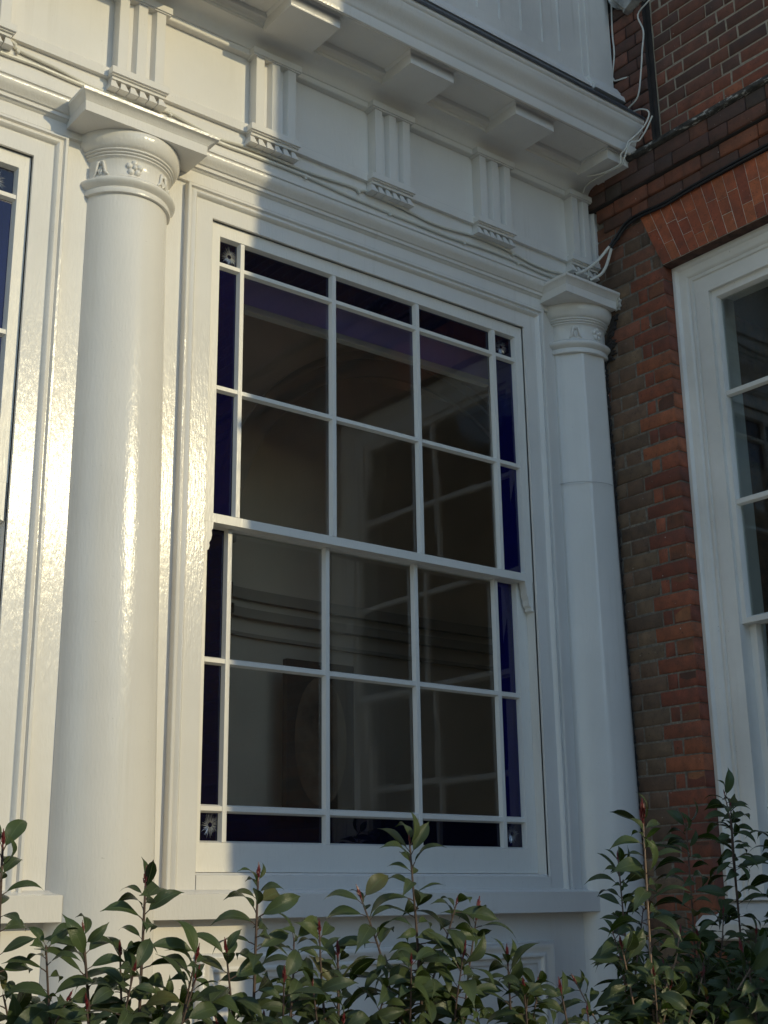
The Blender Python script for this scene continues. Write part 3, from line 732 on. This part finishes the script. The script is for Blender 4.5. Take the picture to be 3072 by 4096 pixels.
# --- right-hand window set in the reveal
win = None
s = MB(); s.M = BM.__func__
UI0, UI1, ZI0, ZI1 = UO0-.002, UO1+.002, 1.60, ZO1+.002
def rl(d, ww): return (UI0+d, ZI0+(d*.15), UI1-d, ZI1-d, ww)
s.loops([rl(0, -.30), rl(0, -.068), rl(.004, -.062), rl(.022, -.060), (rl(.028, -.066)), rl(.034, -.076), rl(.046, -.079), rl(.060, -.086), rl(.070, -.097), rl(.074, -.104), rl(.078, -.099), rl(.092, -.099), rl(.096, -.108), rl(.104, -.108), rl(.106, -.102), rl(.160, -.104), rl(.164, -.106), rl(.178, -.108), rl(.180, -.30)])
win = part('window', s, M_frame_lit, BH)
def sub2(n, me): q = link(n, me); q.parent = win; q.matrix_parent_inverse = Matrix.Identity(4); return q
def bsash(name, w0, rc, gi, hb, vb):
    s = MB(); s.M = BM.__func__; wg = w0-.022
    a_, b_, c_, d_ = gi
    s.loops([(*rc, w0-.045), (*rc, w0), (a_-.010, b_-.010, c_+.010, d_+.010, w0), (a_, b_, c_, d_, wg), (a_, b_, c_, d_, w0-.045), (*rc, w0-.045)])
    for v in vb: s.prism([BM.__func__(v+x, b_-.006, y) for x, y in ((-.01, w0-.0015), (.01, w0-.0015), (.017, wg), (-.017, wg))], [BM.__func__(v+x, d_+.006, y) for x, y in ((-.01, w0-.0015), (.01, w0-.0015), (.017, wg), (-.017, wg))])
    for z in hb: s.prism([BM.__func__(a_-.006, z+x, y) for x, y in ((-.011, w0-.003), (.011, w0-.003), (.019, wg), (-.019, wg))], [BM.__func__(c_+.006, z+x, y) for x, y in ((-.011, w0-.003), (.011, w0-.003), (.019, wg), (-.019, wg))])
    sub2(name, s.mesh(name, M_frame_lit))
    us = [a_]+vb+[c_]; zs = [b_]+sorted(hb)+[d_]
    for i in range(len(us)-1):
        for j in range(len(zs)-1):
            p = MB(); e = .004; tw = R.uniform(-.0015, .0015)
            p.prism([BM.__func__(us[i]-e, zs[j]-e, wg-.002+tw), BM.__func__(us[i+1]+e, zs[j]-e, wg-.002-tw), BM.__func__(us[i+1]+e, zs[j+1]+e, wg-.002), BM.__func__(us[i]-e, zs[j+1]+e, wg-.002)],
                    [BM.__func__(us[i]-e, zs[j]-e, wg-.005+tw), BM.__func__(us[i+1]+e, zs[j]-e, wg-.005-tw), BM.__func__(us[i+1]+e, zs[j+1]+e, wg-.005), BM.__func__(us[i]-e, zs[j+1]+e, wg-.005)])
            sub2('pane', p.mesh('pane', M_glass2, smooth=False))
UM = (UO0+UO1)/2
bsash('upper_sash', -.128, (UO0+.176, 2.80, UO1-.176, ZO1-.172), (UO0+.212, 2.835, UO1-.212, ZO1-.222), [3.912, 3.372], [UM])
bsash('lower_sash', -.178, (UO0+.176, 1.60, UO1-.176, 2.83), (UO0+.222, 1.70, UO1-.222, 2.80), [2.275], [UM])
s = MB(); bprof(s, [(-.30, 1.43), (.045, 1.44), (.055, 1.448), (.055, 1.505), (.045, 1.515), (-.11, 1.612), (-.30, 1.612)], UO0-.075, UO1+.075)
part('window_sill', s, M_paint2, BH)
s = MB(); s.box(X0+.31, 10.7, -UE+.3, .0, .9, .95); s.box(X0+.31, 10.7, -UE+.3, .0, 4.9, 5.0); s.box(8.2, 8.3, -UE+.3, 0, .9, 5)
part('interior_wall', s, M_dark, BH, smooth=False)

# ------------------------------------------------------------------ cables
def smooth(pts, k=5):
    P_ = [Vector(p) for p in pts]; out = []
    for i in range(len(P_)-1):
        a_, b_, c_, d_ = P_[max(i-1, 0)], P_[i], P_[i+1], P_[min(i+2, len(P_)-1)]
        for j in range(k):
            t = j/k; out.append(.5*((2*b_)+(c_-a_)*t+(2*a_-5*b_+4*c_-d_)*t*t+(3*b_-a_-3*c_+d_)*t**3))
    out.append(P_[-1]); return out
ENDS = {}
def cable(name, pts, r, mat, label, group=None, clips=()):
    s = MB(); s.tube(smooth(pts), r, 8); o = link(name, s.mesh(name, mat)); tag(o, label, 'cable', group); ENDS[o.name] = pts
    for c in clips:
        q = MB(); c = Vector(c)
        q.box(c.x-.007, c.x+.007, c.y-.006, c.y+.012, c.z-.010, c.z+.009); q.ball((c.x, c.y-.005, c.z-.014), .0065)
        cl = link('cable_clip', q.mesh('cable_clip', M_cable)); cl.parent = o
    return o
cable('cable', [(0.111, -0.040, 4.823), (0.911, -0.040, 4.793), (1.511, -0.040, 4.773), (1.588, -0.040, 4.742), (1.730, -0.040, 4.730), (1.825, -0.040, 4.717), (1.899, -0.040, 4.708), (2.041, -0.040, 4.713), (2.153, -0.040, 4.724), (2.247, -0.040, 4.730), (2.339, -0.040, 4.716), (2.472, -0.040, 4.700), (2.634, -0.040, 4.711), (2.916, -0.040, 4.707), (3.168, -0.040, 4.722), (3.217, -0.040, 4.716), (3.276, -0.040, 4.727), (3.513, -0.040, 4.710), (3.643, -0.040, 4.697), (3.767, -0.040, 4.701), (3.898, -0.040, 4.715), (4.044, -0.040, 4.717), (4.180, -0.040, 4.707), (4.320, -0.040, 4.689), (4.428, -0.040, 4.688), (4.516, -0.040, 4.698), (4.608, -0.040, 4.710)], .0075, M_cable, 'upper painted cable waving along the white frieze under the triglyphs', 'painted cables along the frieze', [(1.588, -0.040, 4.742), (2.247, -0.040, 4.730), (3.217, -0.040, 4.716), (4.180, -0.040, 4.707)])
cable('cable', [(0.115, -0.040, 4.770), (0.915, -0.040, 4.740), (1.515, -0.040, 4.720), (1.519, -0.040, 4.702), (1.670, -0.040, 4.705), (1.839, -0.040, 4.699), (2.109, -0.040, 4.698), (2.473, -0.040, 4.682), (2.634, -0.040, 4.684), (2.923, -0.040, 4.683), (3.168, -0.040, 4.669), (3.397, -0.040, 4.663), (3.556, -0.040, 4.661), (3.766, -0.040, 4.659), (3.855, -0.040, 4.663), (4.011, -0.040, 4.670), (4.214, -0.040, 4.668), (4.373, -0.040, 4.659), (4.480, -0.040, 4.659)], .0075, M_cable, 'lower painted cable clipped along the white frieze just above the moulding', 'painted cables along the frieze', [(2.923, -0.040, 4.682), (3.397, -0.040, 4.663), (3.855, -0.040, 4.663), (4.214, -0.040, 4.668)])
cable('cable', [(4.752, -3.372, 4.990), (4.752, -2.172, 4.980), (4.752, -1.172, 4.970), (4.752, -0.925, 4.967), (4.752, -0.705, 4.960), (4.752, -0.553, 4.950), (4.752, -0.396, 4.961), (4.752, -0.297, 4.950), (4.740, -0.238, 4.895), (4.720, -0.202, 4.843), (4.660, -0.167, 4.756), (4.560, -0.162, 4.672), (4.500, -0.156, 4.639)], .0072, M_black, 'black cable running along the brick string course and bending down to the right capital', 'black cables on the brick wall')
cable('cable', [(4.752, -3.370, 4.973), (4.752, -2.170, 4.963), (4.752, -1.170, 4.953), (4.752, -0.923, 4.950), (4.752, -0.704, 4.944), (4.752, -0.551, 4.934), (4.752, -0.399, 4.944), (4.752, -0.304, 4.931), (4.745, -0.244, 4.880), (4.735, -0.203, 4.837), (4.720, -0.177, 4.749), (4.680, -0.167, 4.687), (4.620, -0.145, 4.646)], .0070, M_black, 'lower black cable under the first on the bricks, ending on the right capital', 'black cables on the brick wall')
cable('cable', [(4.700, -0.609, 6.128), (4.700, -0.605, 6.092), (4.700, -0.524, 6.051), (4.700, -0.551, 5.937), (4.700, -0.534, 5.830), (4.700, -0.512, 5.698), (4.700, -0.481, 5.580), (4.700, -0.417, 5.548), (4.700, -0.391, 5.530), (4.700, -0.400, 5.513), (4.700, -0.434, 5.512), (4.700, -0.493, 5.498), (4.700, -0.537, 5.466), (4.700, -0.541, 5.433), (4.690, -0.512, 5.383), (4.660, -0.473, 5.334), (4.630, -0.452, 5.299), (4.620, -0.448, 5.267), (4.610, -0.417, 5.238), (4.615, -0.410, 5.208), (4.620, -0.386, 5.192), (4.620, -0.294, 5.198), (4.620, -0.212, 5.220), (4.600, -0.146, 5.244), (4.550, -0.135, 5.250)], .0042, M_cable, 'thin loose white cable looping round the end of the cornice beside the bricks', 'thin white cables in the corner')
cable('cable', [(4.735, -0.325, 6.315), (4.735, -0.326, 6.282), (4.735, -0.317, 6.073), (4.735, -0.319, 5.944), (4.735, -0.296, 5.827), (4.735, -0.300, 5.803), (4.735, -0.314, 5.782), (4.735, -0.379, 5.763), (4.760, -0.396, 5.770)], .0045, M_cable, 'white cable running down the edge of the upper boarded wall then turning into the bricks', 'thin white cables in the corner')
cable('cable', [(4.720, -0.547, 5.438), (4.700, -0.523, 5.372), (4.690, -0.504, 5.339), (4.680, -0.479, 5.313), (4.650, -0.454, 5.304), (4.630, -0.449, 5.270), (4.620, -0.428, 5.214), (4.630, -0.397, 5.190), (4.640, -0.307, 5.203), (4.650, -0.184, 5.213), (4.665, -0.120, 5.213), (4.670, -0.099, 5.197), (4.680, -0.053, 5.120), (4.690, -0.051, 5.054), (4.690, -0.064, 4.871), (4.690, -0.080, 4.760), (4.670, -0.090, 4.696)], .0042, M_cable, 'thin white cable dropping from the cornice end down the corner to the right capital', 'thin white cables in the corner')

# painted ends of the two black cables, chipped plaster along the corner
for o in [x for x in COL.objects if x.name.startswith('cable') and x.type == 'MESH' and x.data.materials and x.data.materials[0] == M_black]:
    P_ = ENDS[o.name]; s = MB(); s.tube(smooth(P_[-4:]), .0080, 8); c = link('cable_end', s.mesh('cable_end', M_cable)); c.parent = o
def edge_strip(zs, uf, wmat, wmin, wmax, seed):
    rr = random.Random(seed); s = MB(); A = []; B = []; C_ = []
    for z in zs:
        u = uf(z); ww = rr.uniform(wmin, wmax)*(1 if rr.random() < .6 else .45)
        A.append(BM.__func__(u-.03, z, .003)); B.append(BM.__func__(u+ww*.6, z+rr.uniform(-.004, .004), rr.uniform(.010, .018))); C_.append(BM.__func__(u+ww, z+rr.uniform(-.004, .004), .002))
    s.grid([A, B, C_]); return part('plaster_edge', s, wmat, WH, smooth=False)
M_chip = simple('chipped_plaster', (.45, .43, .38), .9, 40, .6, .6)
zz_ = lambda a_, b_, st: [a_+st*i for i in range(int((b_-a_)/st))]
edge_strip(zz_(1.2, 4.27, .013), lambda z: lerp(.112, .086, (z-1.2)/3.1), M_nearblack, .004, .016, 5)
edge_strip(zz_(1.5, 4.27, .017), lambda z: lerp(.100, .080, (z-1.2)/3.1), M_chip, .002, .012, 6)
edge_strip(zz_(4.24, 4.50, .009), lambda z: .125+.06*max(0, (z-4.36)/.14), M_nearblack, .012, .05, 7)
edge_strip(zz_(4.50, 4.60, .010), lambda z: .205, M_chip, .004, .022, 8)
edge_strip(zz_(4.60, 5.06, .012), lambda z: .045, M_chip, .010, .035, 9)
edge_strip(zz_(5.06, 5.29, .011), lambda z: .06+.28*max(0, (z-5.10)/.2)**2, M_chip, .004, .02, 10)

# ------------------------------------------------------------------ shrubs
def leaf_mesh(v):
    rr = random.Random(100+v); L = 1.0; wd = rr.uniform(.34, .43); fold = rr.uniform(.12, .5); curl = rr.uniform(.2, .85); tw = rr.uniform(-.35, .35); pk = rr.uniform(.48, .60)
    n, kx = 11, 5; verts = []; faces = []; uvs = []; mi = []
    for i in range(n):
        t = i/(n-1)
        prof = (t/pk)**.62 if t < pk else 1
        if t < pk: ww = math.sin(PI/2*(t/pk)**.85)
        else: q = (t-pk)/(1-pk); ww = (1-q**1.7)*(1-.18*q)
        if t > .88: ww *= .55
        ww = max(ww, .012)*wd/2
        ang = -curl*t*t*1.6; cx = L*t*math.cos(ang*.5)+.16; cz = L*t*math.sin(ang*.5)
        wav = .012*math.sin(t*9+v)
        for j in range(kx):
            e = (j/(kx-1)-.5)*2; up_ = abs(e)*ww*fold+wav*abs(e)
            y = e*ww*math.cos(fold*.6); rot = tw*t
            verts.append((cx, y*math.cos(rot)-up_*math.sin(rot), cz+up_*math.cos(rot)+y*math.sin(rot))); uvs.append((j/(kx-1), t))
    for i in range(n-1):
        for j in range(kx-1):
            a_ = i*kx+j; faces.append((a_, a_+1, a_+kx+1, a_+kx)); mi.append(0)
    b = len(verts)                                       # petiole
    for i, (x, z) in enumerate(((0, -.03), (.09, -.006), (.18, 0))):
        for k in range(4): verts.append((x, .014*math.cos(PI/2*k), z+.014*math.sin(PI/2*k))); uvs.append((.5, 0))
    for i in range(2):
        for k in range(4): a_ = b+i*4+k; c = b+i*4+(k+1) % 4; faces.append((a_, c, c+4, a_+4)); mi.append(1)
    me = bpy.data.meshes.new('leaf'); me.from_pydata(verts, [], faces); me.materials.append(M_leaf); me.materials.append(M_stem)
    me.polygons.foreach_set('material_index', mi); me.polygons.foreach_set('use_smooth', [True]*len(faces))
    ul = me.uv_layers.new(name='uv')
    for lp in me.loops: ul.data[lp.index].uv = uvs[lp.vertex_index]
    return me
LEAVES = [leaf_mesh(i) for i in range(10)]
def bud_mesh(v):
    rr = random.Random(500+v); s = MB()
    n = rr.randrange(6, 10)
    for i in range(n):
        a_ = i*2.4; h = .25+.75*i/n; o = Vector((math.cos(a_), math.sin(a_), 0))*.16*(1-.7*i/n)
        p = Vector((0, 0, h*.75)); d = (o*1.3+Vector((0, 0, .5))).normalized()
        s.tube([p*.8, p+o*.5, p+o+Vector((0, 0, .22))], [.03, .065, .015], 5)
    s.tube([(0, 0, 0), (.01, 0, .5), (0, 0, 1.05)], [.05, .06, .02], 6)
    return s.mesh('bud', M_bud)
BUDS = [bud_mesh(i) for i in range(4)]

def shrub(rng, base, shoots, label, dens=1.0, lsize=.088, stemmat=None, name='shrub', extra=(5, 1.41)):
    """shoots: list of (tip, start height fraction on the main stem, red bud size)"""
    base = Vector(base); root = empty(name, base, label, 'shrub', None)
    st = MB(); leaves = []; buds = []
    main_tip = Vector(shoots[0][0]); mainpts = None
    shoots = list(shoots)
    for q in range(extra[0]):
        shoots.append(((base.x+rng.uniform(-.24, .24), base.y+rng.uniform(-.22, .20), rng.uniform(1.20, extra[1])), rng.uniform(.42, .60), .045 if q % 2 else 0))
    def stem(p0, p1, r0_, r1_, bow):
        mid = (p0+p1)/2+Vector((rng.uniform(-1, 1), rng.uniform(-1, 1), 0))*bow
        pts = smooth([p0, p0.lerp(mid, .55)+Vector((0, 0, .01)), mid, mid.lerp(p1, .5)+Vector((rng.uniform(-1, 1), rng.uniform(-1, 1), 0))*bow*.3, p1], 4)
        st.tube(pts, [lerp(r0_, r1_, i/(len(pts)-1)) for i in range(len(pts))], 6); return pts
    def at(pts, t):
        f_ = t*(len(pts)-1); i = min(int(f_), len(pts)-2); return pts[i].lerp(pts[i+1], f_-i), (pts[i+1]-pts[i]).normalized()
    def foliage(pts, t0, step, size, droop=1.0):
        L = sum((b-a_).length for a_, b in zip(pts[:-1], pts[1:])); n = max(3, int(L*(1-t0)/step)); ph = rng.uniform(0, 6)
        for i in range(n+1):
            t = t0+(1-t0)*i/n; p, d = at(pts, min(t, .999)); near = i/n
            az = ph+i*2.4+rng.uniform(-.35, .35)
            side = d.orthogonal().normalized(); side = Matrix.Rotation(az, 3, d) @ side
            el = lerp(.02, .85, near**4)+rng.uniform(-.35, .4)
            out = (side*math.cos(el)+d*math.sin(el)); out.z -= .12*droop*rng.random(); out.normalize()
            upv = d*.45+SUN*.55+Vector((rng.uniform(-.6, .6), rng.uniform(-.7, .3), rng.uniform(-.2, .5))); y = upv.cross(out)
            if y.length < .05: continue
            y.normalize(); zz = out.cross(y)
            s_ = size*rng.uniform(.62, 1.25)*1.16*(1-.25*near**6)
            M4 = Matrix((out, y, zz)).transposed().to_4x4() @ Matrix.Diagonal((s_, s_*rng.uniform(.9, 1.15), s_, 1)); M4.translation = p
            leaves.append(M4)
    for i, sh in enumerate(shoots):
        tip = Vector(sh[0])
        if i == 0:
            mainpts = pts = stem(base, tip, .0085, .0026, .05); L = (tip-base).length
            foliage(pts, .50, .0140/dens, lsize)
        else:
            p0, d = at(mainpts, sh[1]); pts = stem(p0, tip, .0048, .0020, .03); foliage(pts, .30, .0125/dens, lsize*.98)
        if sh[2]: buds.append((tip, (pts[-1]-pts[-2]).normalized(), sh[2]*.72))
    sm = st.mesh('stem', stemmat or M_stem); so_ = link('stem', sm); so_.parent = root; so_.matrix_parent_inverse = Matrix.Translation(base).inverted()
    rng.shuffle(leaves)
    for M4 in leaves[:300]:
        o = bpy.data.objects.new('leaf', rng.choice(LEAVES)); COL.objects.link(o); o.parent = root
        o.matrix_parent_inverse = Matrix.Translation(base).inverted(); o.matrix_basis = M4
    for tip, d, sz in buds:
        o = bpy.data.objects.new('bud', rng.choice(BUDS)); COL.objects.link(o); o.parent = root; o.matrix_parent_inverse = Matrix.Translation(base).inverted()
        q = d.to_track_quat('Z', 'Y').to_matrix().to_4x4(); q.translation = tip; o.matrix_basis = q @ Matrix.Diagonal((sz, sz, sz, 1))
    return root
RS = random.Random(23)
shrub(RS, (1.10, -1.52, 0), [((1.135, -1.5, 1.73), 0, .05), ((1.03, -1.45, 1.52), .6, .04), ((1.24, -1.62, 1.42), .62, .04)], 'tall shrub at the left edge, before the sunlit wall left of the round column')
shrub(RS, (1.36, -1.48, 0), [((1.33, -1.5, 1.55), 0, .04), ((1.245, -1.5, 1.53), .62, 0), ((1.40, -1.6, 1.47), .6, .04), ((1.20, -1.4, 1.43), .55, 0)], 'dark green shrub below the base of the round column, second from the left')
shrub(RS, (1.50, -1.52, 0), [((1.475, -1.5, 1.65), 0, .06), ((1.42, -1.5, 1.50), .63, .05), ((1.58, -1.55, 1.49), .62, .05), ((1.52, -1.65, 1.45), .58, .05)], 'dark shrub with red bud spike in front of the sunlit window corner')
shrub(RS, (1.80, -1.50, 0), [((1.775, -1.5, 1.66), 0, .06), ((1.66, -1.55, 1.50), .62, .05), ((1.88, -1.5, 1.53), .62, 0), ((1.75, -1.65, 1.44), .58, .05)], 'shrub under the sill at the shadow edge with one upright red bud')
shrub(RS, (2.02, -1.45, 0), [((2.01, -1.5, 1.48), 0, .06), ((1.955, -1.5, 1.535), .74, .05), ((1.90, -1.55, 1.42), .6, .04), ((2.13, -1.55, 1.42), .6, .05)], 'low shrub with a bare red tipped twig left of the tallest middle shrub', lsize=.082)
shrub(RS, (2.25, -1.50, 0), [((2.245, -1.5, 1.755), 0, .035), ((2.085, -1.5, 1.615), .66, .055), ((2.40, -1.5, 1.60), .68, .04), ((2.47, -1.5, 1.56), .60, .085), ((2.16, -1.6, 1.46), .6, .04), ((2.33, -1.6, 1.47), .58, .06)], 'tallest middle shrub in front of the window with two leaves at its tip', lsize=.092)
shrub(RS, (2.62, -1.50, 0), [((2.58, -1.5, 1.46), 0, .05), ((2.69, -1.5, 1.38), .64, .06), ((2.54, -1.6, 1.38), .6, .05)], 'low leafy shrub right of the tallest middle shrub', lsize=.09, extra=(4, 1.38))
shrub(RS, (2.80, -1.55, 0), [((2.78, -1.5, 1.36), 0, .06), ((2.88, -1.5, 1.30), .6, .04)], 'small shrub with a red shoot below the right end of the sill', lsize=.085, extra=(3, 1.28))
shrub(RS, (3.18, -1.50, 0), [((3.17, -1.5, 1.83), 0, .10), ((3.04, -1.5, 1.47), .62, .06), ((3.30, -1.5, 1.50), .66, .05), ((3.12, -1.6, 1.36), .56, .04), ((3.33, -1.55, 1.38), .58, .05)], 'bright green shrub with pale stem and tall red shoot beside the right column', lsize=.092, stemmat=M_palestem)
shrub(RS, (3.62, -1.02, 0), [((3.605, -1.0, 1.74), 0, .05), ((3.72, -1.0, 1.58), .7, 0), ((3.50, -1.05, 1.50), .64, .04)], 'dark shaded shrub in front of the right column foot', lsize=.095)
shrub(RS, (4.00, -1.02, 0), [((3.99, -1.0, 1.88), 0, .03), ((4.10, -1.05, 1.55), .65, .05), ((3.88, -1.1, 1.48), .6, .05)], 'tall dark shrub rising in front of the stained brick pier', lsize=.10)
shrub(RS, (4.27, -1.05, 0), [((4.265, -1.0, 1.945), 0, .05), ((4.17, -1.05, 1.985), .80, .03), ((4.36, -1.1, 1.55), .62, 0), ((4.15, -1.15, 1.48), .6, .05)], 'tallest dark shrub before the right-hand window frame', lsize=.095)
shrub(RS, (4.42, -1.15, 0), [((4.44, -1.05, 1.86), 0, 0), ((4.40, -1.2, 1.55), .65, .04), ((4.50, -1.25, 1.45), .6, .04)], 'dark shrub at the right edge under the brick house window', lsize=.095)
shrub(RS, (3.40, -1.55, 0), [((3.40, -1.5, 1.44), 0, .06), ((3.52, -1.5, 1.36), .64, .05), ((3.28, -1.6, 1.32), .6, .05)], 'sunlit shrub low in front of the brick pier', lsize=.095)
shrub(RS, (3.62, -1.52, 0), [((3.60, -1.5, 1.43), 0, .08), ((3.70, -1.5, 1.33), .62, .05)], 'sunlit shrub with large cupped leaves at the lower right corner', lsize=.115)
